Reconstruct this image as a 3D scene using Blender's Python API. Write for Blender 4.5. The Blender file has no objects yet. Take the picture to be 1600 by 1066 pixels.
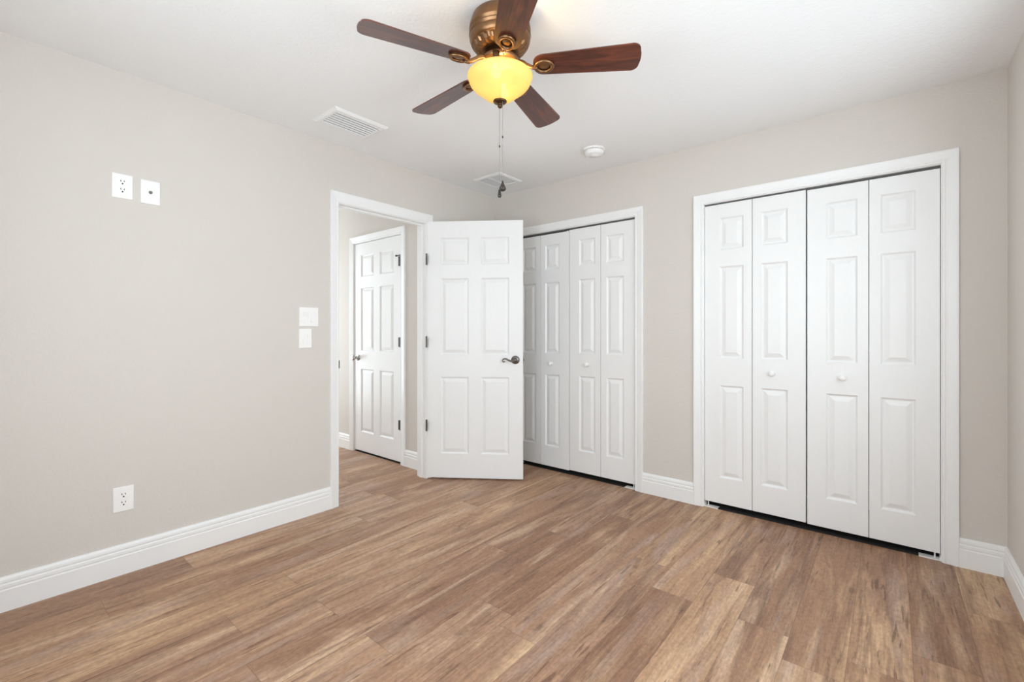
import bpy, bmesh, math, random
from mathutils import Vector, Matrix
S = bpy.context.scene
COL = S.collection
PI = math.pi

# ------------------------------------------------------------------ camera, world, daylight, exposure
H = 2.44            # ceiling height
RW = 3.308          # inner face of the right wall (left wall is x = 0, closet wall is y = 0)
RY = -3.66          # inner face of the rear wall
FPX, Y0 = 715.0, 519.4
cam = bpy.data.cameras.new('camera')
cam.sensor_width = 36.0
cam.lens = 36.0 * FPX / 1600.0
cam.shift_y = (Y0 - 533.0) / 1600.0
cam.clip_start = 0.02
cam_o = bpy.data.objects.new('camera', cam)
COL.objects.link(cam_o)
cam_o.location = (2.880, -3.2035, 1.1746)
cam_o.rotation_euler = (PI / 2, 0, math.radians(39.67))
S.camera = cam_o

S.view_settings.view_transform = 'Standard'
S.view_settings.look = 'None'
S.view_settings.gamma = 1.0
S.view_settings.use_curve_mapping = False
S.view_settings.exposure = 0.0
S.cycles.max_bounces = 16
S.cycles.diffuse_bounces = 10
S.cycles.glossy_bounces = 4
S.cycles.transparent_max_bounces = 8
S.cycles.sample_clamp_indirect = 6.0
S.cycles.use_denoising = True

SKY = 8.1           # overcast daylight
GROUND = 8.35        # lower half of the world, added brightness to lift the ceiling
world = bpy.data.worlds.new('world')
S.world = world
world.use_nodes = True
nt = world.node_tree
nt.nodes.clear()
w_out = nt.nodes.new('ShaderNodeOutputWorld')
w_bg = nt.nodes.new('ShaderNodeBackground')
w_tc = nt.nodes.new('ShaderNodeTexCoord')
w_sep = nt.nodes.new('ShaderNodeSeparateXYZ')
w_mr = nt.nodes.new('ShaderNodeMapRange')
w_mr.inputs['From Min'].default_value = -0.15
w_mr.inputs['From Max'].default_value = 0.15
w_mix = nt.nodes.new('ShaderNodeMix')
w_mix.data_type = 'RGBA'
w_mix.inputs[6].default_value = (GROUND * 0.892, GROUND * 1.0, GROUND * 1.072, 1)
w_mix.inputs[7].default_value = (SKY * 0.892, SKY * 1.0, SKY * 1.072, 1)
nt.links.new(w_tc.outputs['Generated'], w_sep.inputs[0])
nt.links.new(w_sep.outputs['Z'], w_mr.inputs['Value'])
nt.links.new(w_mr.outputs[0], w_mix.inputs[0])
nt.links.new(w_mix.outputs[2], w_bg.inputs['Color'])
nt.links.new(w_bg.outputs[0], w_out.inputs[0])

WIN = {             # the three windows: (low corner, high corner)
    'right': (-2.95, -1.65, 0.80, 2.10),     # y0, y1, z0, z1 on the right wall
    'corner': (-1.08, -0.70, 0.80, 2.10),    # narrow one on the right wall near the closets
    'rear': (1.20, 2.60, 0.80, 2.10),        # x0, x1, z0, z1 on the rear wall; unseen window added for even light
    'hall': (-1.70, -0.90, 0.25, 2.20),      # y0, y1, z0, z1 at the end of the hall
}
HX, HY = -2.35, -0.705          # hall end wall, hall door wall
HY2 = -1.9                     # opposite hall wall


def portal(name, loc, rot, sx, sy):
    l = bpy.data.lights.new(name, 'AREA')
    l.shape = 'RECTANGLE'
    l.size, l.size_y = sx, sy
    l.cycles.is_portal = True
    o = bpy.data.objects.new(name, l)
    o.location, o.rotation_euler = loc, rot
    COL.objects.link(o)


def mid(a, b): return (a + b) / 2


a, b, c, d = WIN['right']
portal('daylight_portal_right', (RW + 0.13, mid(a, b), mid(c, d)), (0, PI / 2, 0), d - c, b - a)
a, b, c, d = WIN['corner']
portal('daylight_portal_corner', (RW + 0.13, mid(a, b), mid(c, d)), (0, PI / 2, 0), d - c, b - a)
a, b, c, d = WIN['rear']
portal('fill_portal_rear', (mid(a, b), RY - 0.13, mid(c, d)), (PI / 2, 0, 0), b - a, d - c)
a, b, c, d = WIN['hall']
portal('daylight_portal_hall', (HX - 0.13, mid(a, b), mid(c, d)), (0, -PI / 2, 0), d - c, b - a)


# ------------------------------------------------------------------ materials
class N:
    """small node-tree writer"""
    def __init__(s, name):
        s.m = bpy.data.materials.new(name)
        s.m.use_nodes = True
        s.t = s.m.node_tree
        s.t.nodes.clear()
        s.out = s.t.nodes.new('ShaderNodeOutputMaterial')

    def n(s, kind, **kw):
        x = s.t.nodes.new(kind)
        for k, v in kw.items():
            setattr(x, k, v)
        return x

    def l(s, a, b): s.t.links.new(a, b)

    def math(s, op, a, b=None, c=None):
        x = s.n('ShaderNodeMath', operation=op)
        for i, v in enumerate((a, b, c)):
            if v is None: continue
            if isinstance(v, (int, float)): x.inputs[i].default_value = v
            else: s.l(v, x.inputs[i])
        return x.outputs[0]

    def mix(s, fac, a, b, blend='MIX'):
        x = s.n('ShaderNodeMix', data_type='RGBA', blend_type=blend)
        for i, v in ((0, fac), (6, a), (7, b)):
            if isinstance(v, (int, float)): x.inputs[i].default_value = v
            elif isinstance(v, tuple): x.inputs[i].default_value = v + (1,) if len(v) == 3 else v
            else: s.l(v, x.inputs[i])
        return x.outputs[2]

    def ramp(s, fac, stops, interp='LINEAR'):
        x = s.n('ShaderNodeValToRGB')
        x.color_ramp.interpolation = interp
        e = x.color_ramp.elements
        while len(e) < len(stops): e.new(0.5)
        for i, (p, c) in enumerate(stops):
            e[i].position = p
            e[i].color = tuple(c) + (1,) if len(c) == 3 else c
        s.l(fac, x.inputs[0])
        return x.outputs[0]

    def noise(s, vec, scale, detail=4, rough=0.55, dist=0.0, dim='3D', w=None):
        x = s.n('ShaderNodeTexNoise', noise_dimensions=dim)
        x.inputs['Scale'].default_value = scale
        x.inputs['Detail'].default_value = detail
        x.inputs['Roughness'].default_value = rough
        x.inputs['Distortion'].default_value = dist
        if vec is not None: s.l(vec, x.inputs['Vector'])
        if w is not None: s.l(w, x.inputs['W'])
        return x.outputs[0]

    def bsdf(s, color, rough=0.5, metal=0.0, spec=0.5, coat=0.0, normal=None, **kw):
        b = s.n('ShaderNodeBsdfPrincipled')
        if isinstance(color, tuple): b.inputs['Base Color'].default_value = color + (1,)
        else: s.l(color, b.inputs['Base Color'])
        if isinstance(rough, (int, float)): b.inputs['Roughness'].default_value = rough
        else: s.l(rough, b.inputs['Roughness'])
        b.inputs['Metallic'].default_value = metal
        b.inputs['Specular IOR Level'].default_value = spec
        b.inputs['Coat Weight'].default_value = coat
        if coat: b.inputs['Coat Roughness'].default_value = 0.18
        if normal is not None: s.l(normal, b.inputs['Normal'])
        s.l(b.outputs[0], s.out.inputs[0])
        return b

    def bump(s, height, strength, distance):
        x = s.n('ShaderNodeBump')
        x.inputs['Strength'].default_value = strength
        x.inputs['Distance'].default_value = distance
        s.l(height, x.inputs['Height'])
        return x.outputs[0]

    def obj(s): return s.n('ShaderNodeTexCoord').outputs['Object']
    def pos(s): return s.n('ShaderNodeNewGeometry').outputs['Position']


def sc(*rgb):
    """sRGB 0-255 -> linear"""
    return tuple(((v / 255) / 12.92 if v / 255 <= 0.04045 else ((v / 255 + 0.055) / 1.055) ** 2.4) for v in rgb)


def plain(name, col, rough=0.5, metal=0.0, **kw):
    n = N(name)
    v = n.noise(n.obj(), 40, 2)
    col2 = tuple(c * 0.97 for c in col)
    n.bsdf(n.mix(v, col, col2), rough, metal, **kw)
    return n.m


def textured_paint(name, col, scale, strength, dist, rough=0.75):
    n = N(name)
    p = n.pos()
    h1 = n.noise(p, scale, 3, 0.6)
    h2 = n.noise(p, scale * 0.33, 2, 0.5)
    h = n.math('ADD', n.math('MULTIPLY', h1, 0.7), n.math('MULTIPLY', h2, 0.5))
    n.bsdf(n.mix(n.noise(p, 1.2, 2), col, tuple(c * 0.985 for c in col)), rough, spec=0.3, normal=n.bump(h, strength, dist))
    return n.m


M = {}
M['wall'] = textured_paint('greige_wall_paint', (0.660, 0.620, 0.575), 95, 0.5, 0.004)
M['ceiling'] = textured_paint('textured_ceiling_paint', (0.88, 0.885, 0.89), 70, 0.45, 0.006)
M['trim'] = plain('white_trim_paint', (0.86, 0.86, 0.855), 0.38)
M['door'] = plain('white_door_paint', (0.85, 0.85, 0.845), 0.40)
M['plate'] = plain('white_plastic', (0.90, 0.89, 0.875), 0.35)
M['slot'] = plain('dark_slot', (0.03, 0.03, 0.03), 0.6)
M['grill'] = plain('white_vent_enamel', (0.86, 0.86, 0.86), 0.45)
M['duct'] = plain('dark_duct', (0.10, 0.10, 0.10), 0.8)
M['vent_shade'] = plain('vent_depth_shade', (0.10, 0.10, 0.10), 0.8)
M['pewter'] = plain('dark_pewter', (0.20, 0.185, 0.17), 0.28, 1.0)
M['hinge'] = plain('oil_rubbed_hinge_metal', (0.085, 0.078, 0.070), 0.35, 0.9)
M['chrome'] = plain('brushed_nickel', (0.55, 0.54, 0.52), 0.22, 1.0)
M['blackmetal'] = plain('black_metal', (0.03, 0.03, 0.028), 0.4, 0.3)
M['steel'] = plain('track_steel', (0.35, 0.35, 0.35), 0.4, 1.0)
M['silver_chain'] = plain('pale_chain_metal', (0.26, 0.25, 0.24), 0.45, 0.5)
M['dark_wood'] = plain('dark_pendant_wood', (0.03, 0.022, 0.018), 0.4)


def floor_mat():
    n = N('vinyl_plank_floor')
    PW, PL = 0.1815, 1.22
    sep = n.n('ShaderNodeSeparateXYZ')
    n.l(n.pos(), sep.inputs[0])
    x, y = sep.outputs['X'], sep.outputs['Y']
    xs = n.math('DIVIDE', n.math('ADD', x, 20 * PW - 0.035), PW)
    row = n.math('FLOOR', xs)
    fx = n.math('FRACT', xs)
    wn = n.n('ShaderNodeTexWhiteNoise', noise_dimensions='1D')
    n.l(row, wn.inputs['W'])
    ys = n.math('ADD', n.math('DIVIDE', y, PL), n.math('MULTIPLY', wn.outputs['Value'], 7.31))
    idx = n.math('FLOOR', ys)
    fy = n.math('FRACT', ys)
    cmb = n.n('ShaderNodeCombineXYZ')
    n.l(row, cmb.inputs[0]); n.l(idx, cmb.inputs[1])
    wn2 = n.n('ShaderNodeTexWhiteNoise', noise_dimensions='3D')
    n.l(cmb.outputs[0], wn2.inputs['Vector'])
    rnd = wn2.outputs['Value']
    rs = n.n('ShaderNodeSeparateColor')
    n.l(wn2.outputs['Color'], rs.inputs[0])
    # grain space: stretched along the plank, shifted per plank
    def gvec(kx, ky, off):
        c = n.n('ShaderNodeCombineXYZ')
        n.l(n.math('MULTIPLY', x, kx), c.inputs[0])
        n.l(n.math('MULTIPLY', y, ky), c.inputs[1])
        n.l(n.math('MULTIPLY', rnd, off), c.inputs[2])
        return c.outputs[0]
    streak = n.noise(gvec(17, 1.0, 37), 1.0, 6, 0.66, 1.3)
    broad = n.noise(gvec(7.0, 0.95, 91), 1.0, 5, 0.62, 1.0)
    fine = n.noise(gvec(140, 5, 53), 1.0, 5, 0.65, 0.3)
    cross = n.noise(gvec(14, 26, 71), 1.0, 4, 0.6, 1.5)
    ox = n.math('MULTIPLY', n.math('SUBTRACT', n.noise(gvec(5, 2.2, 17), 1.0, 3, 0.5, 0.5), 0.5), 0.10)
    base = n.ramp(rs.outputs[0], [(0.0, sc(150, 114, 92)), (0.25, sc(168, 132, 107)), (0.5, sc(157, 122, 101)),
                                  (0.75, sc(178, 143, 116)), (1.0, sc(144, 109, 89))])
    light = n.ramp(rs.outputs[1], [(0.0, sc(210, 179, 146)), (0.5, sc(197, 170, 150)), (1.0, sc(206, 172, 138))])
    dark = n.ramp(rs.outputs[2], [(0.0, sc(112, 78, 60)), (0.6, sc(120, 92, 80)), (1.0, sc(102, 72, 56))])
    lilac = sc(176, 152, 142)
    f_l = n.ramp(broad, [(0.47, (0, 0, 0)), (0.66, (1, 1, 1))])
    c1 = n.mix(n.math('MULTIPLY', f_l, 0.85), base, light)
    f_d = n.ramp(streak, [(0.34, (1, 1, 1)), (0.52, (0, 0, 0))])
    c2 = n.mix(n.math('MULTIPLY', f_d, 0.72), c1, dark)
    grey_f = n.ramp(n.noise(gvec(9, 1.0, 63), 1.0, 3, 0.5, 0.6), [(0.56, (0, 0, 0)), (0.70, (1, 1, 1))])
    c3 = n.mix(n.math('MULTIPLY', grey_f, 0.6), c2, lilac)
    # knots and short dark checks
    vor = n.n('ShaderNodeTexVoronoi', feature='F1')
    vor.inputs['Scale'].default_value = 1.0
    n.l(gvec(7.5, 2.6, 29), vor.inputs['Vector'])
    kn = n.ramp(n.math('ADD', vor.outputs['Distance'], n.math('MULTIPLY', n.math('SUBTRACT', cross, 0.5), 0.16)), [(0.03, (1, 1, 1)), (0.12, (0, 0, 0))])
    c4 = n.mix(n.math('MULTIPLY', kn, 0.55), c3, sc(92, 62, 46))
    chk = n.ramp(n.noise(gvec(60, 5, 83), 1.0, 3, 0.5, 0.4), [(0.62, (0, 0, 0)), (0.70, (1, 1, 1))])
    c4 = n.mix(n.math('MULTIPLY', chk, 0.65), c4, sc(100, 70, 54))
    cr = n.ramp(cross, [(0.35, (0.95, 0.95, 0.95)), (0.65, (1.03, 1.03, 1.03))])
    c5 = n.mix(1.0, c4, cr, 'MULTIPLY')
    fg = n.ramp(fine, [(0.3, (0.80, 0.79, 0.78)), (0.7, (1.12, 1.12, 1.12))])
    c6 = n.mix(1.0, c5, fg, 'MULTIPLY')
    tint = n.ramp(rnd, [(0.0, (0.90, 0.88, 0.87)), (0.5, (1, 1, 1)), (1.0, (1.08, 1.07, 1.05))])
    c6 = n.mix(1.0, c6, tint, 'MULTIPLY')
    spk = n.noise(gvec(95, 48, 19), 1.0, 3, 0.6, 0.4)
    c6 = n.mix(1.0, c6, n.ramp(spk, [(0.30, (0.80, 0.79, 0.78)), (0.62, (1.07, 1.07, 1.06))]), 'MULTIPLY')
    c6 = n.mix(1.0, c6, (1.04, 1.02, 0.962), 'MULTIPLY')
    # joints
    ex = n.math('MINIMUM', fx, n.math('SUBTRACT', 1.0, fx))
    ey = n.math('MINIMUM', fy, n.math('SUBTRACT', 1.0, fy))
    ex = n.math('MULTIPLY', ex, PW); ey = n.math('MULTIPLY', ey, PL)
    e = n.math('MINIMUM', ex, ey)
    joint = n.ramp(n.math('MULTIPLY', e, 100), [(0.06, (1, 1, 1)), (0.16, (0, 0, 0))])
    c7 = n.mix(n.math('MULTIPLY', joint, 0.45), c6, sc(84, 58, 44))
    hgt = n.math('SUBTRACT', n.math('MULTIPLY', fine, 0.4), joint)
    rough = n.math('ADD', 0.42, n.math('MULTIPLY', fine, 0.16))
    n.bsdf(c7, rough, spec=0.42, normal=n.bump(hgt, 0.15, 0.001))
    return n.m


M['floor'] = floor_mat()


def blade_mat():
    n = N('rosewood_fan_blade')
    o = n.obj()
    mp = n.n('ShaderNodeMapping')
    mp.inputs['Scale'].default_value = (3.5, 40, 10)
    n.l(o, mp.inputs[0])
    g = n.noise(mp.outputs[0], 1.0, 6, 0.62, 1.4)
    mp2 = n.n('ShaderNodeMapping')
    mp2.inputs['Scale'].default_value = (9, 260, 10)
    n.l(o, mp2.inputs[0])
    f = n.noise(mp2.outputs[0], 1.0, 4, 0.6)
    c = n.ramp(g, [(0.30, (0.018, 0.006, 0.004)), (0.50, (0.090, 0.022, 0.011)), (0.70, (0.17, 0.042, 0.018))])
    c = n.mix(0.5, c, n.ramp(f, [(0.3, (0.7, 0.7, 0.7)), (0.7, (1.15, 1.15, 1.15))]), 'MULTIPLY')
    n.bsdf(c, 0.36, spec=0.5, coat=0.35)
    return n.m


def bronze_mat(name, dark=1.0):
    n = N(name)
    v = n.noise(n.obj(), 30, 4, 0.6)
    c = n.mix(v, (0.15 * dark, 0.076 * dark, 0.036 * dark), (0.30 * dark, 0.160 * dark, 0.074 * dark))
    n.bsdf(c, 0.34, 0.85)
    return n.m


M['blade'] = blade_mat()
M['bronze'] = bronze_mat('antique_bronze')
M['bronze_dark'] = bronze_mat('dark_bronze', 0.45)


def shade_mat():
    """amber tea-stained glass lit from inside by the bulb"""
    n = N('amber_lit_glass')
    v = n.noise(n.obj(), 14, 4, 0.6, 0.6)
    col = n.mix(v, (1.0, 0.74, 0.25), (1.0, 0.84, 0.38))
    t = n.n('ShaderNodeBsdfTranslucent')
    n.l(n.mix(1.0, col, (0.16, 0.16, 0.16), 'MULTIPLY'), t.inputs[0])
    g = n.n('ShaderNodeBsdfPrincipled')
    n.l(col, g.inputs['Base Color'])
    g.inputs['Roughness'].default_value = 0.3
    e = n.n('ShaderNodeEmission')
    n.l(n.mix(v, (1.0, 0.74, 0.20), (1.0, 0.82, 0.27)), e.inputs[0])
    e.inputs[1].default_value = 0.27
    rf = n.n('ShaderNodeBsdfRefraction')
    n.l(col, rf.inputs[0])
    rf.inputs['Roughness'].default_value = 0.30
    rf.inputs['IOR'].default_value = 1.08
    m0 = n.n('ShaderNodeMixShader'); m0.inputs[0].default_value = 0.60
    n.l(t.outputs[0], m0.inputs[1]); n.l(rf.outputs[0], m0.inputs[2])
    m1 = n.n('ShaderNodeMixShader'); m1.inputs[0].default_value = 0.38
    n.l(m0.outputs[0], m1.inputs[1]); n.l(g.outputs[0], m1.inputs[2])
    a = n.n('ShaderNodeAddShader')
    n.l(m1.outputs[0], a.inputs[0]); n.l(e.outputs[0], a.inputs[1])
    n.l(a.outputs[0], n.out.inputs[0])
    return n.m


M['shade'] = shade_mat()
_b = N('lit_bulb')
_e = _b.n('ShaderNodeEmission')
_e.inputs[0].default_value = (1.0, 0.80, 0.48, 1)
_e.inputs[1].default_value = 20.0
_b.l(_e.outputs[0], _b.out.inputs[0])
M['bulb'] = _b.m
_g = N('window_glass')
_t = _g.n('ShaderNodeBsdfTransparent')
_gl = _g.n('ShaderNodeBsdfGlossy'); _gl.inputs['Roughness'].default_value = 0.02
_mx = _g.n('ShaderNodeMixShader'); _mx.inputs[0].default_value = 0.06
_g.l(_t.outputs[0], _mx.inputs[1]); _g.l(_gl.outputs[0], _mx.inputs[2]); _g.l(_mx.outputs[0], _g.out.inputs[0])
M['glass'] = _g.m


# ------------------------------------------------------------------ mesh helpers
def link(name, me, mat, parent=None, loc=None, rot=None, smooth=False):
    o = bpy.data.objects.new(name, me)
    COL.objects.link(o)
    if mat is not None and not me.materials:
        me.materials.append(M[mat] if isinstance(mat, str) else mat)
    if parent: o.parent = parent
    if loc: o.location = loc
    if rot: o.rotation_euler = rot
    if smooth:
        for p in me.polygons: p.use_smooth = True
    return o


def empty(name, loc=(0, 0, 0), rot=(0, 0, 0), parent=None):
    o = bpy.data.objects.new(name, None)
    COL.objects.link(o)
    o.empty_display_size = 0.1
    o.location, o.rotation_euler = loc, rot
    if parent: o.parent = parent
    return o


def tag(o, label=None, cat=None, group=None, kind=None):
    if label: o['label'] = label
    if cat: o['category'] = cat
    if group: o['group'] = group
    if kind: o['kind'] = kind
    return o


def me_from(bm, name, merge=1e-5):
    bmesh.ops.remove_doubles(bm, verts=bm.verts, dist=merge)
    bmesh.ops.recalc_face_normals(bm, faces=bm.faces)
    me = bpy.data.meshes.new(name)
    bm.to_mesh(me)
    bm.free()
    return me


def bx(bm, lo, hi, mat4=None):
    vs = [bm.verts.new((x, y, z)) for x in (lo[0], hi[0]) for y in (lo[1], hi[1]) for z in (lo[2], hi[2])]
    for f in ((0, 1, 3, 2), (4, 6, 7, 5), (0, 4, 5, 1), (2, 3, 7, 6), (0, 2, 6, 4), (1, 5, 7, 3)):
        bm.faces.new([vs[i] for i in f])
    if mat4: bmesh.ops.transform(bm, matrix=mat4, verts=vs)
    return vs


def box(name, lo, hi, mat, parent=None, bevel=0.0):
    bm = bmesh.new()
    bx(bm, lo, hi)
    if bevel: bmesh.ops.bevel(bm, geom=list(bm.edges), offset=bevel, segments=2, affect='EDGES', profile=0.6)
    return link(name, me_from(bm, name), mat, parent)


def slab(name, axis, lo, hi, u0, u1, v0, v1, holes, mat, kind='structure', parent=None):
    """wall (axis 'x' or 'y') or ceiling ('z') of real thickness lo..hi with rectangular holes (u0,u1,v0,v1)"""
    us = sorted({u0, u1, *[h[0] for h in holes], *[h[1] for h in holes]})
    vs = sorted({v0, v1, *[h[2] for h in holes], *[h[3] for h in holes]})
    us = [u for u in us if u0 <= u <= u1]
    vs = [v for v in vs if v0 <= v <= v1]
    def P(w, u, v):
        return {'x': (w, u, v), 'y': (u, w, v), 'z': (u, v, w)}[axis]
    def solid(i, j):
        if not (0 <= i < len(us) - 1 and 0 <= j < len(vs) - 1): return False
        cu, cv = mid(us[i], us[i + 1]), mid(vs[j], vs[j + 1])
        return not any(h[0] < cu < h[1] and h[2] < cv < h[3] for h in holes)
    bm = bmesh.new()
    def q(*pts): bm.faces.new([bm.verts.new(p) for p in pts])
    for i in range(len(us) - 1):
        for j in range(len(vs) - 1):
            if not solid(i, j): continue
            a, b, c, d = us[i], us[i + 1], vs[j], vs[j + 1]
            for w in (lo, hi): q(P(w, a, c), P(w, b, c), P(w, b, d), P(w, a, d))
            if not solid(i - 1, j): q(P(lo, a, c), P(lo, a, d), P(hi, a, d), P(hi, a, c))
            if not solid(i + 1, j): q(P(lo, b, c), P(lo, b, d), P(hi, b, d), P(hi, b, c))
            if not solid(i, j - 1): q(P(lo, a, c), P(lo, b, c), P(hi, b, c), P(hi, a, c))
            if not solid(i, j + 1): q(P(lo, a, d), P(lo, b, d), P(hi, b, d), P(hi, a, d))
    o = link(name, me_from(bm, name), mat, parent)
    if kind: o['kind'] = kind
    return o


def lathe(name, prof, mat, parent=None, loc=None, rot=None, seg=48, smooth=True, mod=None):
    bm = bmesh.new()
    rings = []
    for k, (r, z) in enumerate(prof):
        ring = []
        if r < 1e-6:
            ring = [bm.verts.new((0, 0, z))]
        else:
            for i in range(seg):
                a = 2 * PI * i / seg
                rr = r * (mod(k, i) if mod else 1.0)
                ring.append(bm.verts.new((rr * math.cos(a), rr * math.sin(a), z)))
        rings.append(ring)
    for A, B in zip(rings, rings[1:]):
        for i in range(seg):
            j = (i + 1) % seg
            if len(A) == 1 and len(B) == 1: continue
            if len(A) == 1: bm.faces.new((A[0], B[i], B[j]))
            elif len(B) == 1: bm.faces.new((A[i], A[j], B[0]))
            else: bm.faces.new((A[i], A[j], B[j], B[i]))
    o = link(name, me_from(bm, name, 1e-7), mat, parent, loc, rot, smooth)
    return o


def auto_smooth(o, deg=35):
    me = o.data
    for p in me.polygons: p.use_smooth = True
    bm = bmesh.new(); bm.from_mesh(me)
    for e in bm.edges:
        if len(e.link_faces) == 2 and e.calc_face_angle(0) > math.radians(deg): e.smooth = False
    bm.to_mesh(me); bm.free()
    return o


def tube(name, pts, radii, mat, parent=None, loc=None, rot=None, seg=12, flat=1.0):
    """tapered tube along a polyline; flat squashes its section along local Y"""
    bm = bmesh.new()
    pts = [Vector(p) for p in pts]
    rings = []
    for i, p in enumerate(pts):
        t = (pts[min(i + 1, len(pts) - 1)] - pts[max(i - 1, 0)]).normalized()
        up = Vector((0, 1, 0)) if abs(t.y) < 0.9 else Vector((1, 0, 0))
        s1 = t.cross(up).normalized(); s2 = s1.cross(t).normalized()
        r = radii[i] if isinstance(radii, (list, tuple)) else radii
        rings.append([bm.verts.new(p + s1 * r * math.cos(2 * PI * k / seg) + s2 * r * flat * math.sin(2 * PI * k / seg)) for k in range(seg)])
    for A, B in zip(rings, rings[1:]):
        for k in range(seg):
            bm.faces.new((A[k], A[(k + 1) % seg], B[(k + 1) % seg], B[k]))
    bm.faces.new(rings[0][::-1]); bm.faces.new(rings[-1])
    o = link(name, me_from(bm, name, 1e-7), mat, parent, loc, rot, True)
    return o


def smooth_pts(pts, n=6):
    out = []
    P = [Vector(p) for p in pts]
    for i in range(len(P) - 1):
        p0, p1, p2, p3 = P[max(i - 1, 0)], P[i], P[i + 1], P[min(i + 2, len(P) - 1)]
        for k in range(n):
            t = k / n
            out.append(0.5 * ((2 * p1) + (-p0 + p2) * t + (2 * p0 - 5 * p1 + 4 * p2 - p3) * t * t + (-p0 + 3 * p1 - 3 * p2 + p3) * t ** 3))
    out.append(P[-1])
    return out


def copy_tree(o, parent=None):
    c = o.copy()
    COL.objects.link(c)
    c.parent = parent
    for ch in list(o.children): copy_tree(ch, c)
    return c


RINGS = ((0.0, 0.0), (0.003, 0.0035), (0.0085, 0.0095), (0.013, 0.0105), (0.017, 0.0095), (0.0375, 0.0018), (0.0405, 0.0010))


def leaf_mesh(W, HH, T, panels, ch=0.0015):
    """moulded raised-panel door slab: x 0..W, z 0..HH, y -T/2 (front) .. T/2"""
    bm = bmesh.new()
    xs = sorted({ch, W - ch, *[p[0] for p in panels], *[p[1] for p in panels]})
    zs = sorted({ch, HH - ch, *[p[2] for p in panels], *[p[3] for p in panels]})
    for sgn in (-1, 1):
        def V(x, z, dep): return bm.verts.new((x, sgn * (T / 2 - dep), z))
        for i in range(len(xs) - 1):
            for j in range(len(zs) - 1):
                cx, cz = mid(xs[i], xs[i + 1]), mid(zs[j], zs[j + 1])
                if any(p[0] < cx < p[1] and p[2] < cz < p[3] for p in panels): continue
                bm.faces.new([V(xs[i], zs[j], 0), V(xs[i + 1], zs[j], 0), V(xs[i + 1], zs[j + 1], 0), V(xs[i], zs[j + 1], 0)])
        for (a, b, c, d) in panels:
            for (o0, d0), (o1, d1) in zip(RINGS, RINGS[1:]):
                A = [(a + o0, c + o0), (b - o0, c + o0), (b - o0, d - o0), (a + o0, d - o0)]
                B = [(a + o1, c + o1), (b - o1, c + o1), (b - o1, d - o1), (a + o1, d - o1)]
                for k in range(4):
                    k2 = (k + 1) % 4
                    bm.faces.new([V(*A[k], d0), V(*A[k2], d0), V(*B[k2], d1), V(*B[k], d1)])
            o1, d1 = RINGS[-1]
            bm.faces.new([V(a + o1, c + o1, d1), V(b - o1, c + o1, d1), V(b - o1, d - o1, d1), V(a + o1, d - o1, d1)])
        R0 = [(ch, ch), (W - ch, ch), (W - ch, HH - ch), (ch, HH - ch)]
        R1 = [(0, 0), (W, 0), (W, HH), (0, HH)]
        for k in range(4):
            k2 = (k + 1) % 4
            bm.faces.new([V(*R0[k], 0), V(*R0[k2], 0), V(*R1[k2], ch), V(*R1[k], ch)])
    y0, y1 = -(T / 2 - ch), (T / 2 - ch)
    R1 = [(0, 0), (W, 0), (W, HH), (0, HH)]
    for k in range(4):
        k2 = (k + 1) % 4
        bm.faces.new([bm.verts.new((R1[k][0], y0, R1[k][1])), bm.verts.new((R1[k2][0], y0, R1[k2][1])),
                      bm.verts.new((R1[k2][0], y1, R1[k2][1])), bm.verts.new((R1[k][0], y1, R1[k][1]))])
    bmesh.ops.remove_doubles(bm, verts=bm.verts, dist=1e-5)
    # dissolve T-junction risk on the flat cells is not needed: cells share grid lines
    bmesh.ops.recalc_face_normals(bm, faces=bm.faces)
    me = bpy.data.meshes.new('door_leaf')
    bm.to_mesh(me); bm.free()
    return me


CASING = ((0.0, 0.0), (0.0, 0.008), (0.003, 0.0105), (0.010, 0.0110), (0.013, 0.0095), (0.017, 0.0095), (0.022, 0.0115),
          (0.040, 0.0140), (0.052, 0.0165), (0.060, 0.0165), (0.0625, 0.0140), (0.0625, 0.0))


def casing(name, place, s0, s1, top, mat='trim', parent=None, scale=1.0, top_scale=None):
    """mitred door casing round an opening s0..s1 x 0..top; place(s, z, depth) -> world"""
    ts = top_scale or scale
    bm = bmesh.new()
    secs = []
    for end in range(4):
        ring = []
        for u, dpt in CASING:
            us, ut = u * scale, u * ts
            s = s0 - us if end < 2 else s1 + us
            z = 0.0 if end in (0, 3) else top + ut
            ring.append(bm.verts.new(place(s, z, dpt)))
        secs.append(ring)
    n = len(CASING)
    for A, B in zip(secs, secs[1:]):
        for k in range(n):
            bm.faces.new((A[k], A[(k + 1) % n], B[(k + 1) % n], B[k]))
    bm.faces.new(secs[0]); bm.faces.new(secs[-1][::-1])
    return link(name, me_from(bm, name), mat, parent)


BASE = ((0.0, 0.0), (0.0148, 0.0), (0.0148, 0.089), (0.0118, 0.0925), (0.0118, 0.0965), (0.0140, 0.100), (0.0135, 0.112), (0.0105, 0.1165),
        (0.0105, 0.1200), (0.0128, 0.1230), (0.0115, 0.1340), (0.0060, 0.1440), (0.0, 0.1450))


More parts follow.
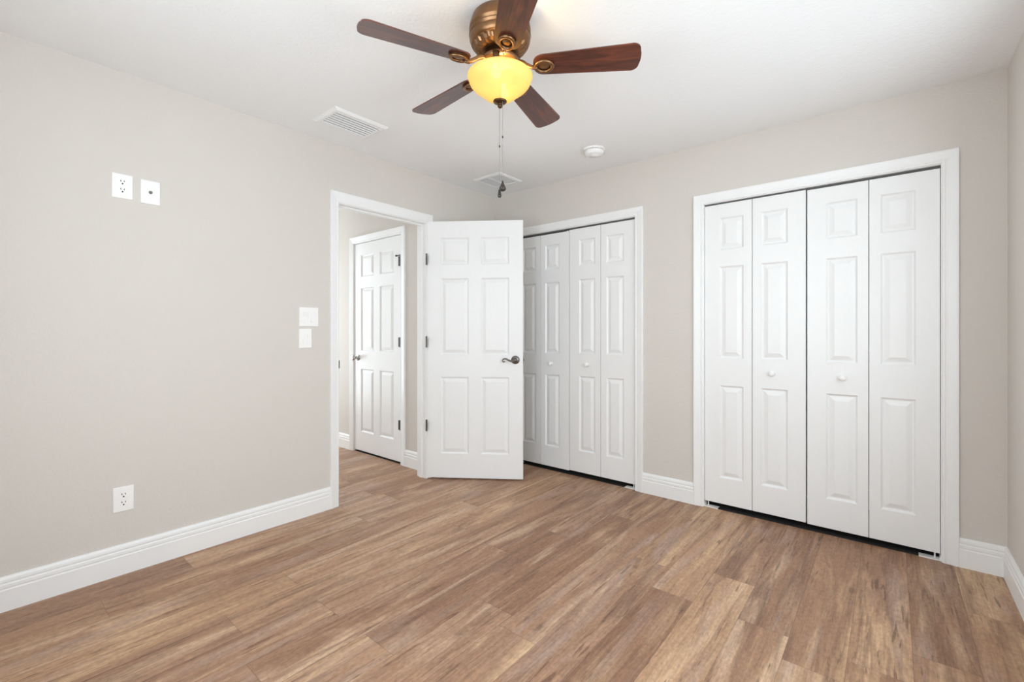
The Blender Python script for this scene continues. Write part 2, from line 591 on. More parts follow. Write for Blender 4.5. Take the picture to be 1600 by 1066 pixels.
def baseboard(name, runs, mat='trim', scale=1.0):
    """runs: list of (p0, p1, inward normal, cut0, cut1) one mesh each (single run per object)"""
    bm = bmesh.new()
    (x0, y0), (x1, y1), (nx, ny), m0, m1 = runs
    dv = Vector((x1 - x0, y1 - y0)).normalized()
    A, B = [], []
    for dpt, z in BASE:
        A.append(bm.verts.new((x0 + nx * dpt + dv.x * m0 * dpt, y0 + ny * dpt + dv.y * m0 * dpt, z)))
        B.append(bm.verts.new((x1 + nx * dpt - dv.x * m1 * dpt, y1 + ny * dpt - dv.y * m1 * dpt, z)))
    n = len(BASE)
    for k in range(n):
        bm.faces.new((A[k], A[(k + 1) % n], B[(k + 1) % n], B[k]))
    bm.faces.new(A); bm.faces.new(B[::-1])
    o = link(name, me_from(bm, name), mat)
    o['kind'] = 'structure'
    return o


# ------------------------------------------------------------------ room shell
WT = 0.105                       # wall thickness
CD = 0.62                        # closet depth behind the closet wall
DO = (-1.572, -0.812, 2.052)     # bedroom doorway on the left wall: y0, y1, top
C1 = (0.237, 1.414, 2.038)       # closet openings on the closet wall: x0, x1, top
C2 = (1.902, 3.079, 2.038)
HD = (-1.232, -0.470, 2.052)     # hall door opening

fl = slab('floor', 'z', -0.08, 0.0, HX - WT, RW + WT, RY - WT, CD + WT, [], 'floor')
ce = slab('ceiling', 'z', H, H + 0.1, HX - WT, RW + WT, RY - WT, CD + WT, [], 'ceiling')
slab('wall_left', 'x', -WT, 0.0, RY - WT, CD, 0, H, [(DO[0], DO[1], 0, DO[2])], 'wall')
slab('wall_back', 'y', 0.0, WT, 0.0, RW, 0, H, [(C1[0], C1[1], 0, C1[2]), (C2[0], C2[1], 0, C2[2])], 'wall')
wr, wn, wq, wh = WIN['right'], WIN['corner'], WIN['rear'], WIN['hall']
slab('wall_right', 'x', RW, RW + WT, RY - WT, CD, 0, H, [wr, wn], 'wall')
slab('wall_rear', 'y', RY - WT, RY, 0.0, RW, 0, H, [wq], 'wall')
slab('wall_closet_rear', 'y', CD, CD + WT, HX - WT, RW + WT, 0, H, [], 'wall')
slab('wall_closet_divider', 'x', 1.605, 1.695, WT, CD, 0, H, [], 'wall')
slab('wall_hall', 'y', HY, HY + WT, HX, -WT, 0, H, [(HD[0], HD[1], 0, HD[2])], 'wall')
slab('wall_hall_opposite', 'y', HY2 - WT, HY2, HX, -WT, 0, H, [], 'wall')
slab('wall_hall_end', 'x', HX - WT, HX, HY2 - WT, CD, 0, H, [wh], 'wall')

M['gap_shade'] = plain('dark_gap_shade', (0.018, 0.016, 0.015), 0.95)  # dark sheets painting the shade in the gaps under closet and hall doors
slab('floor_gap_shade', 'z', 0.0, 0.003, C1[0] + 0.002, C1[1] - 0.002, 0.010, CD, [], 'gap_shade')
slab('floor_gap_shade', 'z', 0.0, 0.003, C2[0] + 0.002, C2[1] - 0.002, 0.010, CD, [], 'gap_shade')
slab('floor_hall_gap_shade', 'z', 0.0, 0.003, HD[0] + 0.002, HD[1] - 0.002, HY + 0.008, CD - 0.2, [], 'gap_shade')
CW = 0.0625
baseboard('baseboard_left', ((0, RY), (0, DO[0] - 0.058), (1, 0), 1, 0))
baseboard('baseboard_left_corner', ((0, -0.750), (0, 0), (1, 0), 0, 1))
baseboard('baseboard_back_corner', ((0, 0), (C1[0] - CW, 0), (0, -1), 1, 0))
baseboard('baseboard_back', ((C1[1] + CW, 0), (C2[0] - CW, 0), (0, -1), 0, 0))
baseboard('baseboard_back_end', ((C2[1] + CW - 0.002, 0), (RW, 0), (0, -1), 0, 1))
baseboard('baseboard_right', ((RW, 0), (RW, RY), (-1, 0), 1, 1))
baseboard('baseboard_rear', ((RW, RY), (0, RY), (0, 1), 1, 1))
baseboard('baseboard_hall', ((HD[1] + CW, HY), (-WT, HY), (0, -1), 0, 0))
baseboard('baseboard_hall_far', ((HX, HY), (HD[0] - CW, HY), (0, -1), 0, 0))
baseboard('baseboard_hall_opposite', ((-WT, HY2), (HX, HY2), (0, 1), 0, 0))


def window(name, place, u0, u1, z0, z1, label):
    w = empty(name)
    tag(w, label, 'window', kind='structure')
    bm = bmesh.new()
    def pb(a, b, c, d, n0, n1):
        p, q = place(a, c, n0), place(b, d, n1)
        bx(bm, [min(p[i], q[i]) for i in range(3)], [max(p[i], q[i]) for i in range(3)])
    f = 0.045
    zm = mid(z0, z1)
    pb(u0, u1, z0, z0 + f, -0.09, -0.04); pb(u0, u1, z1 - f, z1, -0.09, -0.04)
    pb(u0, u0 + f, z0 + f, z1 - f, -0.09, -0.04); pb(u1 - f, u1, z0 + f, z1 - f, -0.09, -0.04)
    pb(u0 + f, u1 - f, zm - 0.02, zm + 0.02, -0.088, -0.042)
    link('window_frame', me_from(bm, 'window_frame', 1e-7), 'trim', w)
    bm = bmesh.new()
    pb(u0 - 0.03, u1 + 0.03, z0 - 0.02, z0, -0.035, 0.03)
    link('window_sill', me_from(bm, 'window_sill'), 'trim', w)
    bm = bmesh.new()
    pb(u0 + f, u1 - f, z0 + f, zm - 0.02, -0.068, -0.064)
    pb(u0 + f, u1 - f, zm + 0.02, z1 - f, -0.068, -0.064)
    link('pane', me_from(bm, 'pane'), 'glass', w)


window('window_1', lambda u, z, n: (RW - n, u, z), *wr, 'wide white framed window in the wall beside the closets')
window('window_4', lambda u, z, n: (RW - n, u, z), *wn, 'narrow white framed window near the closet corner')
window('fill_window_2', lambda u, z, n: (u, RY + n, z), *wq, 'unseen white framed window added for even light in the wall facing the closets')
window('window_3', lambda u, z, n: (HX + n, u, z), *wh, 'white framed window at the end of the hall')


# ------------------------------------------------------------------ door frames
def jamb_mesh(name, place, s0, s1, top, n0, n1, mat='trim', parent=None, stop=None):
    """flat jamb lining inside the opening between wall depths n0..n1 (12 mm thick, let into the opening), with an optional stop strip"""
    bm = bmesh.new()
    def pb(a, b, c, d, e, f):
        p, q = place(a, c, e), place(b, d, f)
        bx(bm, [min(p[i], q[i]) for i in range(3)], [max(p[i], q[i]) for i in range(3)])
    t = 0.004
    pb(s0, s0 + t, 0, top, n0, n1); pb(s1 - t, s1, 0, top, n0, n1); pb(s0 + t, s1 - t, top - t, top, n0, n1)
    if stop:
        a, b = stop
        pb(s0 + t, s0 + 0.014, 0, top - t, a, b); pb(s1 - 0.014, s1 - t, 0, top - t, a, b)
        pb(s0 + 0.014, s1 - 0.014, top - 0.014, top - t, a, b)
    return link(name, me_from(bm, name, 1e-7), mat, parent)


PL = lambda s, z, d: (d, s, z)                 # left wall (faces +x)
PLh = lambda s, z, d: (-WT - d, s, z)          # its hall side
PB = lambda s, z, d: (s, -d, z)                # closet wall (faces -y)
PH = lambda s, z, d: (s, HY - d, z)            # hall wall (faces -y)

tr = tag(empty('trim_1', (0, mid(*DO[:2]), 0)), 'white casing and jamb round the open bedroom doorway', 'door frame', kind='structure')
inv = Matrix.Translation((0, -mid(*DO[:2]), 0))
def under(parent, o):
    """keep world placement when parenting a mesh built in world coordinates"""
    o.parent = parent
    o.matrix_parent_inverse = parent.matrix_basis.inverted()
    return o
under(tr, casing('casing', PL, DO[0] , DO[1], DO[2], scale=0.93, top_scale=1.15))
under(tr, casing('casing', PLh, DO[0], DO[1], DO[2], scale=0.93, top_scale=1.0))
under(tr, jamb_mesh('jamb', PL, DO[0], DO[1], DO[2], -WT - 0.001, 0.001, stop=(-0.075, -0.040)))
bm = bmesh.new()
bx(bm, (-0.034, DO[0] + 0.0035, 0.93), (0.0105, DO[0] + 0.0055, 0.985))
bx(bm, (0.008, DO[0] - 0.0025, 0.935), (0.0115, DO[0] + 0.0045, 0.980))
under(tr, link('strike_plate', me_from(bm, 'strike_plate'), 'pewter'))

tr2 = tag(empty('trim_2', (mid(*HD[:2]), HY, 0)), 'white casing round the closed hall door', 'door frame', kind='structure')
under(tr2, casing('casing', PH, HD[0], HD[1], HD[2]))
under(tr2, jamb_mesh('jamb', PH, HD[0], HD[1], HD[2], -WT, 0.001, stop=(-0.075, -0.042)))

for k, cc in ((3, C1), (4, C2)):
    t = tag(empty('trim_%d' % k, (mid(*cc[:2]), 0, 0)),
            'white casing round the closet %s' % ('half hidden by the open door' if k == 3 else 'nearest the window wall corner'), 'door frame', kind='structure')
    under(t, casing('casing', PB, *cc))
    under(t, jamb_mesh('jamb', PB, cc[0], cc[1], cc[2], -WT, 0.001))
    bm = bmesh.new()                                       # top track the leaves hang from
    bx(bm, (cc[0] + 0.005, 0.018, cc[2] - 0.0145), (cc[1] - 0.005, 0.042, cc[2] - 0.0045))
    under(t, link('door_track', me_from(bm, 'door_track'), 'duct'))
    for s, x in ((1, cc[0] + 0.004), (-1, cc[1] - 0.004)):
        bm = bmesh.new()                                   # white pivot bracket on the floor at the jamb
        bx(bm, (min(x, x + s * 0.085), 0.006, 0.0), (max(x, x + s * 0.085), 0.050, 0.005))
        bx(bm, (min(x, x + s * 0.004), 0.006, 0.005), (max(x, x + s * 0.004), 0.050, 0.022))
        under(t, link('pivot_bracket', me_from(bm, 'pivot_bracket', 1e-7), 'plate'))


# ------------------------------------------------------------------ hardware
def lever_set(parent, loc, rot, mat, mirror=1):
    """rosette with a curved wave lever; built facing -y, lever runs towards -x*mirror"""
    h = lathe('rosette', [(0, 0.0), (0.033, 0.0), (0.0335, 0.004), (0.030, 0.009), (0.022, 0.012), (0.012, 0.013), (0.0105, 0.030),
                          (0.0115, 0.046), (0.009, 0.052), (0, 0.053)], mat, parent, loc, rot, 40)
    pts = smooth_pts([(0, 0, 0.043), (-0.020 * mirror, -0.008, 0.045), (-0.048 * mirror, -0.001, 0.047), (-0.072 * mirror, 0.011, 0.047),
                      (-0.090 * mirror, 0.009, 0.046), (-0.098 * mirror, -0.003, 0.045), (-0.093 * mirror, -0.013, 0.045),
                      (-0.084 * mirror, -0.012, 0.045), (-0.083 * mirror, -0.006, 0.045)], 5)
    n = len(pts)
    rad = [0.0085 - 0.0035 * min(1, i / (n * 0.6)) for i in range(n)]
    rad[-1] = 0.006
    tube('lever', pts, rad, mat, h, seg=12)
    return h


def hinge(parent, name, loc, rot, mat, hh=0.085):
    bm = bmesh.new()
    bx(bm, (-0.030, -0.0012, -hh / 2), (0.0, 0.0012, hh / 2))
    bmesh.ops.create_cone(bm, cap_ends=True, segments=16, radius1=0.0062, radius2=0.0062, depth=hh + 0.008)
    o = link(name, me_from(bm, name, 1e-7), mat, parent, loc, rot)
    return auto_smooth(o, 40)


PANEL6 = lambda W, zb: [(x0, x1, a, b) for (x0, x1) in ((0.110, W / 2 - 0.049), (W / 2 + 0.049, W - 0.110))
                        for (a, b) in ((0.205 - zb, 0.818 - zb), (0.996 - zb, 1.606 - zb), (1.716 - zb, 1.930 - zb))]

# bedroom door, standing open into the room
DW, DT, ZB = 0.768, 0.035, 0.012
DANG = math.radians(35.3)
door1 = link('door_1', leaf_mesh(DW, 2.050, DT, PANEL6(DW, ZB)), 'door')
door1.data.name = 'door_1'
door1.location = (0.016, DO[1] - 0.002, ZB)
door1.rotation_euler = (0, 0, DANG)
for v in door1.data.vertices: v.co.y += DT / 2 + 0.002     # hinge line on the camera-side face
tag(door1, 'white six panel bedroom door standing open into the room with dark lever', 'door', kind='structure')
ly = 0.002
lever_set(door1, (DW - 0.060, ly, 0.944), (PI / 2, 0, 0), 'pewter', 1)
lever_set(door1, (DW - 0.060, ly + DT, 0.944), (PI / 2, 0, PI), 'pewter', -1)
box('latch', (DW - 0.001, ly + 0.006, 0.918), (DW + 0.0015, ly + DT - 0.006, 0.972), 'pewter', door1)
box('latch_bolt', (DW + 0.001, ly + 0.010, 0.936), (DW + 0.010, ly + 0.024, 0.952), 'pewter', door1, 0.002)
for z in (1.748, 1.086, 0.418):
    hinge(door1, 'hinge', (-0.006, -0.003, z), (0, 0, PI / 2 - DANG + 1.05), 'hinge', 0.082)

# hall door, closed
W2 = HD[1] - HD[0] - 0.014
door2 = link('door_2', leaf_mesh(W2, 2.026, DT, PANEL6(W2, 0.018)), 'door', loc=(HD[0] + 0.007, HY + 0.004 + DT / 2, 0.018))
door2.data.name = 'door_2'
tag(door2, 'white six panel hall door seen closed through the bedroom doorway', 'door', kind='structure')
kn = lathe('knob', [(0, 0), (0.031, 0), (0.031, 0.004), (0.024, 0.009), (0.012, 0.011), (0.011, 0.030), (0.016, 0.036), (0.026, 0.045),
                    (0.028, 0.055), (0.023, 0.064), (0.010, 0.068), (0, 0.0685)], 'chrome', door2, (0.062, -DT / 2, 0.908), (PI / 2, 0, 0), 32)
for z in (1.790, 1.068, 0.330):
    hinge(door2, 'hinge', (W2 + 0.002, -DT / 2 - 0.008, z), (0, 0, 0), 'blackmetal', 0.085)
bm = bmesh.new()                                            # hinge pin door stop on the top hinge
bx(bm, (W2 - 0.012, -DT / 2 - 0.012, 1.838), (W2 + 0.010, -DT / 2 - 0.003, 1.848))
bx(bm, (W2 - 0.060, -DT / 2 - 0.010, 1.840), (W2 - 0.012, -DT / 2 - 0.005, 1.846))
bx(bm, (W2 - 0.066, -DT / 2 - 0.013, 1.836), (W2 - 0.058, -DT / 2 - 0.002, 1.850))
link('door_stop', me_from(bm, 'door_stop', 1e-7), 'blackmetal', door2)


# ------------------------------------------------------------------ bifold closet doors
LH, LZ, LT = 1.985, 0.036, 0.030
ROWS = ((0.208, 0.820), (1.000, 1.606), (1.718, 1.928))


def leaf(W, narrow_left):
    a = 0.049 if narrow_left else W - 0.049 - 0.146
    return leaf_mesh(W, LH, LT, [(a, a + 0.146, r0 - LZ, r1 - LZ) for r0, r1 in ROWS]), a + 0.073


def bifold(x0, x1, knob_leaf, label, tilt=0.0, dz=0.0):
    """a folding pair hung between x0..x1; knob_leaf 1 = the leaf nearer x1 carries the knob"""
    W = (x1 - x0 - 0.003) / 2
    r = empty('bifold_door', (x0, 0.014 + LT / 2, LZ + dz))
    tag(r, label, 'closet door', 'bifold closet doors', kind='thing')
    for k in (0, 1):
        me, cx = leaf(W, k == 1)
        lf = link('door_leaf', me, 'door', r, (k * (W + 0.003), 0, 0))
        if k == knob_leaf:
            lathe('knob', [(0, 0), (0.0145, 0), (0.0135, 0.003), (0.008, 0.007), (0.0075, 0.012), (0.012, 0.017), (0.0165, 0.022), (0.0172, 0.027),
                           (0.0145, 0.032), (0.008, 0.0345), (0, 0.035)], 'plate', lf, (cx - (0.010 if k == 1 else -0.006), -LT / 2, 0.916 - LZ), (PI / 2, 0, 0), 28)
    for z in (0.22, 1.0, 1.76):
        bm = bmesh.new()
        bx(bm, (W - 0.001, 0.004, z - 0.03), (W + 0.004, LT / 2 + 0.002, z + 0.03))
        link('fold_hinge', me_from(bm, 'fold_hinge'), 'steel', r)
    for x in (0.020, 2 * W - 0.017):
        bm = bmesh.new()
        bmesh.ops.create_cone(bm, cap_ends=True, segments=12, radius1=0.0035, radius2=0.0035, depth=0.012, matrix=Matrix.Translation((x, 0, LH + 0.0035)))
        link('pivot_pin', me_from(bm, 'pivot_pin', 1e-7), 'plate', r)
        if (x < 0.1) == (knob_leaf == 1):                   # the pivot end also stands on its floor bracket
            bm = bmesh.new()
            bmesh.ops.create_cone(bm, cap_ends=True, segments=12, radius1=0.0035, radius2=0.0035, depth=0.044, matrix=Matrix.Translation((x, 0, -0.012)))
            link('pivot_pin', me_from(bm, 'pivot_pin', 1e-7), 'plate', r)
    return r


def halves(cc, gap):
    m = mid(cc[0], cc[1])
    return (cc[0] + 0.0055, m - gap / 2 - 0.001), (m + gap / 2, cc[1] - 0.006)


(a, b), (c, d) = halves(C1, 0.004)
bifold(a, b, 1, 'white bifold closet door partly hidden behind the open bedroom door', dz=-0.006)
bifold(c, d, 0, 'white bifold closet door between the half hidden one and the grey wall strip', dz=0.000)
(a, b), (c, d) = halves(C2, 0.006)
bifold(a, b, 1, 'white bifold closet door next to the grey wall strip between the closets', dz=0.003)
bifold(c, d, 0, 'white bifold closet door closest to the narrow wall corner', dz=-0.001)


# ------------------------------------------------------------------ wall plates (on the left wall, facing +x)
def plate_mesh(w, h, t=0.0065):
    bm = bmesh.new()
    bx(bm, (0, -w / 2, -h / 2), (t, w / 2, h / 2))
    es = [e for e in bm.edges if all(v.co.x > t - 1e-6 for v in e.verts)]
    bmesh.ops.bevel(bm, geom=es, offset=0.0022, segments=2, affect='EDGES', profile=0.5)
    return me_from(bm, 'cover_plate')


def disc(bm, x0, x1, cy, cz, r, seg=20, ry=None):
    m = Matrix.Translation((mid(x0, x1), cy, cz)) @ Matrix.Rotation(PI / 2, 4, 'Y')
    if ry: m = m @ Matrix.Diagonal((1, ry / r, 1, 1))
    bmesh.ops.create_cone(bm, cap_ends=True, segments=seg, radius1=r, radius2=r, depth=abs(x1 - x0), matrix=m)


def screw(root, y, z, x=0.006):
    bm = bmesh.new()
    disc(bm, x - 0.001, x + 0.0008, y, z, 0.003, 14)
    bx(bm, (x + 0.0006, y - 0.0022, z - 0.0004), (x + 0.001, y + 0.0022, z + 0.0004))
    link('screw', me_from(bm, 'screw', 1e-7), 'plate', root)


def outlet(y, z, label):
    r = empty('wall_outlet', (0.0, y, z))
    tag(r, label, 'outlet', 'duplex power outlets')
    link('cover_plate', plate_mesh(0.079, 0.118), 'plate', r)
    for dz in (0.0195, -0.0195):
        bm = bmesh.new()
        disc(bm, 0.005, 0.0078, 0, dz, 0.0142, 28, 0.0172)
        f = auto_smooth(link('receptacle', me_from(bm, 'receptacle'), 'plate', r), 40)
        bm = bmesh.new()
        bx(bm, (0.0072, -0.0078, dz + 0.0010), (0.0081, -0.0048, dz + 0.0095))
        bx(bm, (0.0072, 0.0048, dz + 0.0018), (0.0081, 0.0078, dz + 0.0090))
        disc(bm, 0.0072, 0.0081, 0, dz - 0.0072, 0.0036, 14)
        link('slots', me_from(bm, 'slots', 1e-7), 'slot', f)
    screw(r, 0, 0)
    return r


outlet(-2.7005, 1.884, 'white power outlet high on the wall beside the cable plate')
outlet(-2.6965, 0.364, 'white power outlet low on the wall above the baseboard')

r = empty('cable_plate', (0.0, -2.591, 1.879))
tag(r, 'white cable jack plate with one dark socket, high on the wall', 'cable plate')
link('cover_plate', plate_mesh(0.079, 0.118), 'plate', r)
bm = bmesh.new()
disc(bm, 0.005, 0.008, 0, 0, 0.0085, 6)
disc(bm, 0.008, 0.016, 0, 0, 0.0055, 18)
link('jack', me_from(bm, 'jack', 1e-7), 'pewter', r)
screw(r, 0, 0.030); screw(r, 0, -0.030)


def rocker(root, y, on):
    bm = bmesh.new()
    a, b = 0.0150, 0.0180                                  # raised rim round the rocker
    bx(bm, (0.005, y - b, -0.035), (0.0078, y - a - 0.0008, 0.035)); bx(bm, (0.005, y + a + 0.0008, -0.035), (0.0078, y + b, 0.035))
    bx(bm, (0.005, y - a - 0.0008, 0.0318), (0.0078, y + a + 0.0008, 0.035)); bx(bm, (0.005, y - a - 0.0008, -0.035), (0.0078, y + a + 0.0008, -0.0318))
    f = link('rocker_frame', me_from(bm, 'rocker_frame', 1e-7), 'plate', root)
    bm = bmesh.new()
    s = 1 if on else -1
    v = [bm.verts.new(p) for p in [(0.006, y - 0.0145, -0.031), (0.006, y + 0.0145, -0.031), (0.006, y + 0.0145, 0.031), (0.006, y - 0.0145, 0.031),
                                   (0.0110 - s * 0.003, y - 0.0145, -0.031), (0.0110 - s * 0.003, y + 0.0145, -0.031), (0.0095, y + 0.0145, 0), (0.0095, y - 0.0145, 0),
                                   (0.0110 + s * 0.003, y + 0.0145, 0.031), (0.0110 + s * 0.003, y - 0.0145, 0.031)]]
    for q in ((0, 3, 2, 1), (0, 1, 5, 4), (4, 5, 6, 7), (7, 6, 8, 9), (2, 3, 9, 8)): bm.faces.new([v[i] for i in q])
    bm.faces.new([v[i] for i in (0, 4, 7, 9, 3)]); bm.faces.new([v[i] for i in (1, 2, 8, 6, 5)])
    link('rocker', me_from(bm, 'rocker'), 'plate', f)


r = empty('double_switch', (0.0, -1.7755, 1.273))
tag(r, 'white double rocker switch plate beside the doorway', 'light switch')
link('cover_plate', plate_mesh(0.124, 0.122), 'plate', r)
rocker(r, -0.023, True); rocker(r, 0.023, False)
for y in (-0.023, 0.023):
    screw(r, y, 0.048); screw(r, y, -0.048)
r = empty('single_switch', (0.0, -1.7985, 1.136))
tag(r, 'white single slide dimmer plate just under the double switch', 'light switch')
link('cover_plate', plate_mesh(0.081, 0.122), 'plate', r)
rocker(r, -0.004, False)
bm = bmesh.new()
bx(bm, (0.0065, 0.014, -0.030), (0.0075, 0.019, 0.030)); bx(bm, (0.007, 0.0125, 0.008), (0.012, 0.0205, 0.016))
link('dimmer_slider', me_from(bm, 'dimmer_slider', 1e-7), 'plate', r)
screw(r, 0, 0.048); screw(r, 0, -0.048)


# ------------------------------------------------------------------ ceiling vents and smoke detector
def vent(name, x0, x1, y0, y1, border, slats, label, bar=False, tilt=40, drop=0.010, sw=None):
    cx, cy = mid(x0, x1), mid(y0, y1)
    r = empty(name, (cx, cy, H))
    tag(r, label, 'air vent')
    hx, hy = (x1 - x0) / 2, (y1 - y0) / 2
    bm = bmesh.new()                                       # sloped flange
    lv = [(0.0, 0.0), (0.0, -0.003), (border * 0.45, -drop), (border * 0.95, -drop), (border, -drop + 0.002), (border, 0.0)]
    rings = [[bm.verts.new((sx * (hx - o), sy * (hy - o), z)) for sx, sy in ((-1, -1), (1, -1), (1, 1), (-1, 1))] for o, z in lv]
    for A, B in zip(rings, rings[1:] + rings[:1]):
        for k in range(4): bm.faces.new((A[k], A[(k + 1) % 4], B[(k + 1) % 4], B[k]))
    link('vent_frame', me_from(bm, 'vent_frame'), 'grill', r)
    ix, iy = hx - border, hy - border
    box('duct_shade_panel', (-ix, -iy, -0.0016), (ix, iy, -0.0004), 'vent_shade', r)  # flat dark panel painting the shade of a deep duct
    bm = bmesh.new()
    sw = sw or (2 * ix / slats) * 0.62
    for k in range(slats):
        px = -ix + 2 * ix * (k + 0.5) / slats
        bx(bm, (-sw / 2, -iy, -0.0006), (sw / 2, iy, 0.0006),
           Matrix.Translation((px, 0, -drop * 0.62)) @ Matrix.Rotation(math.radians(tilt), 4, 'Y'))
    link('louvre_slats', me_from(bm, 'louvre_slats', 1e-7), 'grill', r)
    if bar:
        box('centre_bar', (-0.008, -iy, -drop - 0.001), (0.008, iy, -drop + 0.004), 'grill', r)
    return r


vent('ceiling_vent', 0.232, 0.488, -1.865, -1.514, 0.030, 7, 'white louvred ceiling vent near the doorway wall, the larger nearer one', tilt=-40, drop=0.013, sw=0.0105)
vent('ceiling_vent', 0.212, 0.505, -0.490, -0.208, 0.030, 16, 'white ceiling vent with a centre bar in the far corner', bar=True, tilt=-40, drop=0.011, sw=0.0048)

r = empty('smoke_detector', (1.297, -0.406, H))
tag(r, 'round white smoke detector on the ceiling near the closets', 'smoke detector')
lathe('mounting_base', [(0, 0), (0.073, 0), (0.074, -0.004), (0.073, -0.011), (0.066, -0.013), (0, -0.013)], 'plate', r, seg=48)
lathe('sensor_gap', [(0.058, -0.012), (0.058, -0.018)], 'duct', r, seg=48)
lathe('detector_body', [(0.066, -0.017), (0.0665, -0.021), (0.062, -0.033), (0.054, -0.041), (0.046, -0.043), (0.030, -0.044), (0.028, -0.047), (0, -0.048)], 'plate', r, seg=48)
bm = bmesh.new()
for k in range(24):
    a = 2 * PI * k / 24
    bx(bm, (0.056, -0.002, -0.018), (0.066, 0.002, -0.012), Matrix.Rotation(a, 4, 'Z'))
link('sensor_ribs', me_from(bm, 'sensor_ribs', 1e-7), 'plate', r)
lathe('test_button', [(0, -0.0465), (0.009, -0.0465), (0.009, -0.049), (0, -0.0495)], 'grill', r, (0.028, 0, 0.004), seg=20)


# ------------------------------------------------------------------ ceiling fan
FX, FY = 1.664, -1.813
fan = empty('ceiling_fan', (FX, FY, H))
tag(fan, 'five blade ceiling fan in antique bronze with a lit amber glass bowl', 'ceiling fan')


def Z(z): return z - H


lathe('motor_housing', [(0.0, 0.0), (0.108, 0.0), (0.112, -0.004), (0.1155, -0.014), (0.1215, -0.034), (0.1235, -0.048), (0.1235, -0.056),
                        (0.1150, -0.060), (0.1150, -0.0645), (0.1240, -0.068), (0.1245, -0.073), (0.1155, -0.077), (0.1155, -0.081),
                        (0.1225, -0.0845), (0.1220, -0.090), (0.1190, -0.100), (0.1150, -0.108), (0.1110, -0.1115), (0.0, -0.112)], 'bronze', fan, seg=72)
lathe('fluted_ring', [(0.110, -0.110), (0.108, -0.116), (0.100, -0.128), (0.088, -0.136), (0.076, -0.139), (0.0, -0.139)], 'bronze', fan, seg=96,
      mod=lambda k, i: 1.0 if k in (0, 4, 5) else (1.0 if i % 4 < 2 else 0.955), smooth=False)
lathe('motor_neck', [(0.0, -0.137), (0.062, -0.137), (0.060, -0.160), (0.064, -0.163), (0.0, -0.163)], 'bronze_dark', fan, seg=60)
lathe('flywheel', [(0.0, -0.162), (0.068, -0.162), (0.074, -0.166), (0.075, -0.178), (0.069, -0.183), (0.056, -0.186), (0.0, -0.186)], 'bronze', fan, seg=60)
lathe('switch_housing', [(0.0, -0.185), (0.050, -0.185), (0.051, -0.196), (0.056, -0.200), (0.057, -0.208), (0.048, -0.214), (0.0, -0.214)], 'bronze_dark', fan, seg=60)

# lit glass bowl: bell profile with a flared lip, open rim
out_p = [(0.112, -0.2215), (0.1195, -0.2240), (0.1265, -0.2290), (0.1310, -0.2345), (0.1312, -0.2380), (0.1280, -0.2425), (0.1262, -0.2480), (0.1250, -0.2540), (0.1205, -0.2640), (0.1105, -0.2760), (0.0965, -0.2875),
         (0.0830, -0.2980), (0.0700, -0.3090), (0.0560, -0.3190), (0.0400, -0.3280), (0.0230, -0.3330), (0.0080, -0.3350)]
in_p = [(max(rr - 0.0035, 0.008), zz + 0.003) for rr, zz in out_p[::-1]]
lathe('lamp_shade', out_p + in_p + [(0.112, -0.2215)], 'shade', fan, seg=72)
lathe('lamp_stem', [(0.006, -0.212), (0.006, -0.333)], 'bronze', fan, seg=16)
lathe('finial', [(0.0, -0.3305), (0.027, -0.3315), (0.028, -0.3350), (0.024, -0.3395), (0.013, -0.3435), (0.008, -0.3455), (0.0085, -0.349), (0.0105, -0.3530),
                 (0.0085, -0.3575), (0.004, -0.361), (0.0, -0.3625)], 'bronze_dark', fan, seg=32)
for k, ang in enumerate((-60, 120)):
    a = math.radians(ang)
    b = lathe('bulb', [(0, 0.030), (0.010, 0.028), (0.011, 0.018), (0.017, 0.004), (0.0205, -0.010), (0.018, -0.022), (0.010, -0.029), (0, -0.031)], 'bulb', fan,
              (0.078 * math.cos(a), 0.078 * math.sin(a), -0.250), (0, 0, 0), 24)
    lathe('socket', [(0, 0.075), (0.014, 0.070), (0.014, 0.030), (0.011, 0.026)], 'bronze_dark', b, seg=20)
L = bpy.data.lights.new('fan_lamp', 'POINT')
L.energy = 2.0
L.color = (1.0, 0.70, 0.32)
L.shadow_soft_size = 0.022
lo = bpy.data.objects.new('fan_lamp', L)
COL.objects.link(lo)
lo.parent = fan
lo.location = (0.057, -0.052, -0.229)


def blade_mesh():
    r0, r1, w0, w1, t = 0.135, 0.548, 0.050, 0.066, 0.005
    bm = bmesh.new()
    out = []
    def arc(cx, cy, r, a0, a1, n=7):
        return [(cx + r * math.cos(math.radians(a0 + (a1 - a0) * i / n)), cy + r * math.sin(math.radians(a0 + (a1 - a0) * i / n))) for i in range(n + 1)]
    rr, rt = 0.040, 0.030
    out += arc(r1 - rt, -w1 + rt, rt, -90, 0)
    out += [(r1 + 0.004, -0.018), (r1 + 0.005, 0.0), (r1 + 0.004, 0.018)]
    out += arc(r1 - rt, w1 - rt, rt, 0, 90)
    out += arc(r0 + rr, w0 - rr, rr, 90, 180)
    out += arc(r0 + rr, -w0 + rr, rr, 180, 270)
    lo_v = [bm.verts.new((x, y, -t / 2)) for x, y in out]
    hi_v = [bm.verts.new((x, y, t / 2)) for x, y in out]
    bm.faces.new(lo_v[::-1]); bm.faces.new(hi_v)
    n = len(out)
    for k in range(n): bm.faces.new((lo_v[k], lo_v[(k + 1) % n], hi_v[(k + 1) % n], hi_v[k]))
    return me_from(bm, 'blade', 1e-6)


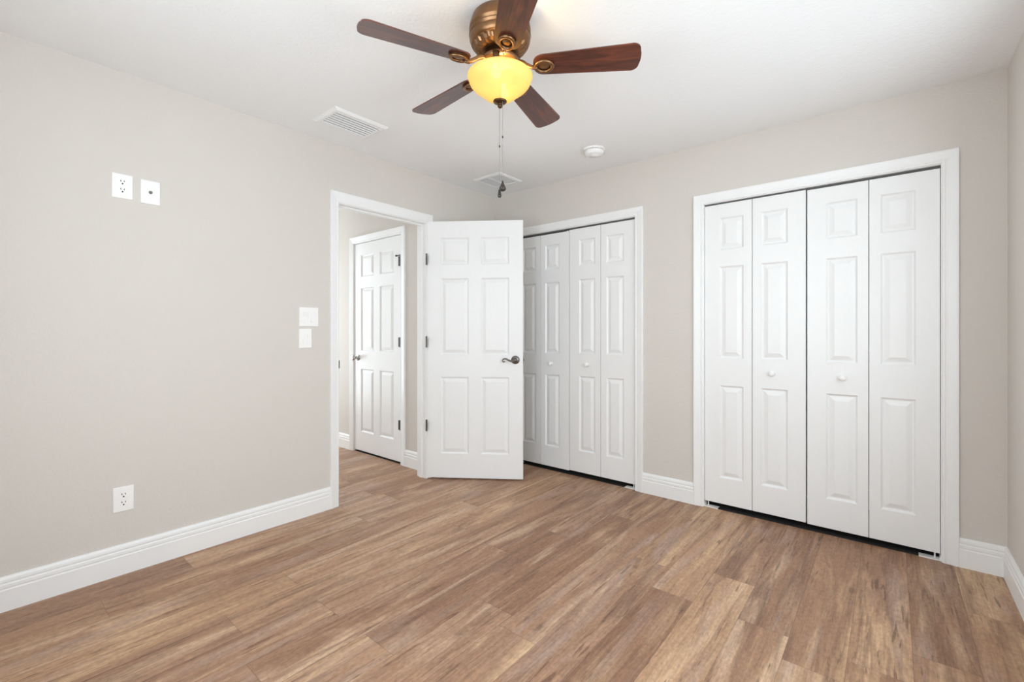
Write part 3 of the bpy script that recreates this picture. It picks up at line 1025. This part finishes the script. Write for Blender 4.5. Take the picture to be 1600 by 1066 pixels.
BZ, BA0, PITCH = -0.198, -8.0, -12.0
bl_me = blade_mesh()
proto = None
for k in range(5):
    ang = math.radians(39.67 + BA0 + 72 * k)
    if proto is None:
        bl = link('blade', bl_me, 'blade', fan)
        iron = empty('blade_arm', parent=bl)
        bpy.data.objects.remove(iron)
        # medallion and arm are built in blade space (below the blade face) and tilt with it
        arm = tube('blade_arm', smooth_pts([(0.060, 0.0, 0.024), (0.085, 0.0, 0.020), (0.110, 0.0, 0.004), (0.130, 0.0, -0.008), (0.150, 0.0, -0.010)], 5),
                   [0.010] * 8 + [0.0085] * 8 + [0.011] * 5, 'bronze', bl, seg=12, flat=0.55)
        bm = bmesh.new()
        seg, tor = 40, 10
        rg = []
        for i in range(seg):
            a = 2 * PI * i / seg
            rg.append([bm.verts.new(((0.027 + 0.0065 * math.cos(2 * PI * j / tor)) * math.cos(a) * 1.22 + 0.178, (0.027 + 0.0065 * math.cos(2 * PI * j / tor)) * math.sin(a), -0.0095 + 0.0065 * math.sin(2 * PI * j / tor))) for j in range(tor)])
        for i in range(seg):
            for j in range(tor):
                bm.faces.new((rg[i][j], rg[(i + 1) % seg][j], rg[(i + 1) % seg][(j + 1) % tor], rg[i][(j + 1) % tor]))
        link('medallion_ring', me_from(bm, 'medallion_ring', 1e-7), 'bronze', bl, smooth=True)
        ms = lathe('medallion', [(0, -0.0125), (0.010, -0.0118), (0.017, -0.0085), (0.0195, -0.0060), (0.026, -0.0050), (0.030, -0.0025), (0, -0.0025)], 'bronze', bl, (0.178, 0, 0), seg=40)
        ms.scale = (1.22, 1, 1)
        proto = bl
    else:
        bl = copy_tree(proto, fan)
    bl.location = (0, 0, BZ)
    bl.rotation_euler = (math.radians(PITCH), 0, ang)


def chain(x, y, z0, z1, zc, pendant, mat):
    n = max(2, int((z0 - z1) / 0.0045))
    prof = []
    for i in range(n):
        z = z0 - (z0 - z1) * i / n
        prof += [(0.0005, z), (0.0010, z - 0.0015), (0.0010, z - 0.003)]
    prof.append((0.0006, z1))
    c = lathe('pull_chain', prof, mat, fan, (x, y, 0), seg=8)
    lathe('connector', [(0, zc + 0.006), (0.0024, zc + 0.004), (0.003, zc), (0.0024, zc - 0.004), (0, zc - 0.006)], 'dark_wood', c, seg=12)
    lathe('pendant', [(rr, z1 + zz) for rr, zz in pendant], 'dark_wood', c, seg=24)


cR, cF = (math.cos(math.radians(39.67)), math.sin(math.radians(39.67))), (-math.sin(math.radians(39.67)), math.cos(math.radians(39.67)))
TEAR = [(0, 0.004), (0.0025, 0.001), (0.004, -0.006), (0.008, -0.016), (0.0125, -0.025), (0.0135, -0.031), (0.011, -0.037), (0.006, -0.040), (0, -0.041)]
CYL = [(0, 0.003), (0.003, 0.0), (0.0045, -0.004), (0.0055, -0.012), (0.0058, -0.016), (0.0070, -0.019), (0.0074, -0.026), (0.0066, -0.031), (0, -0.033)]
chain(-0.002 * cR[0], -0.002 * cR[1], -0.361, Z(1.751), Z(1.925), CYL, 'silver_chain')
chain(0.011 * cR[0] - 0.014 * cF[0], 0.011 * cR[1] - 0.014 * cF[1], -0.340, Z(1.780), Z(1.957), TEAR, 'silver_chain')
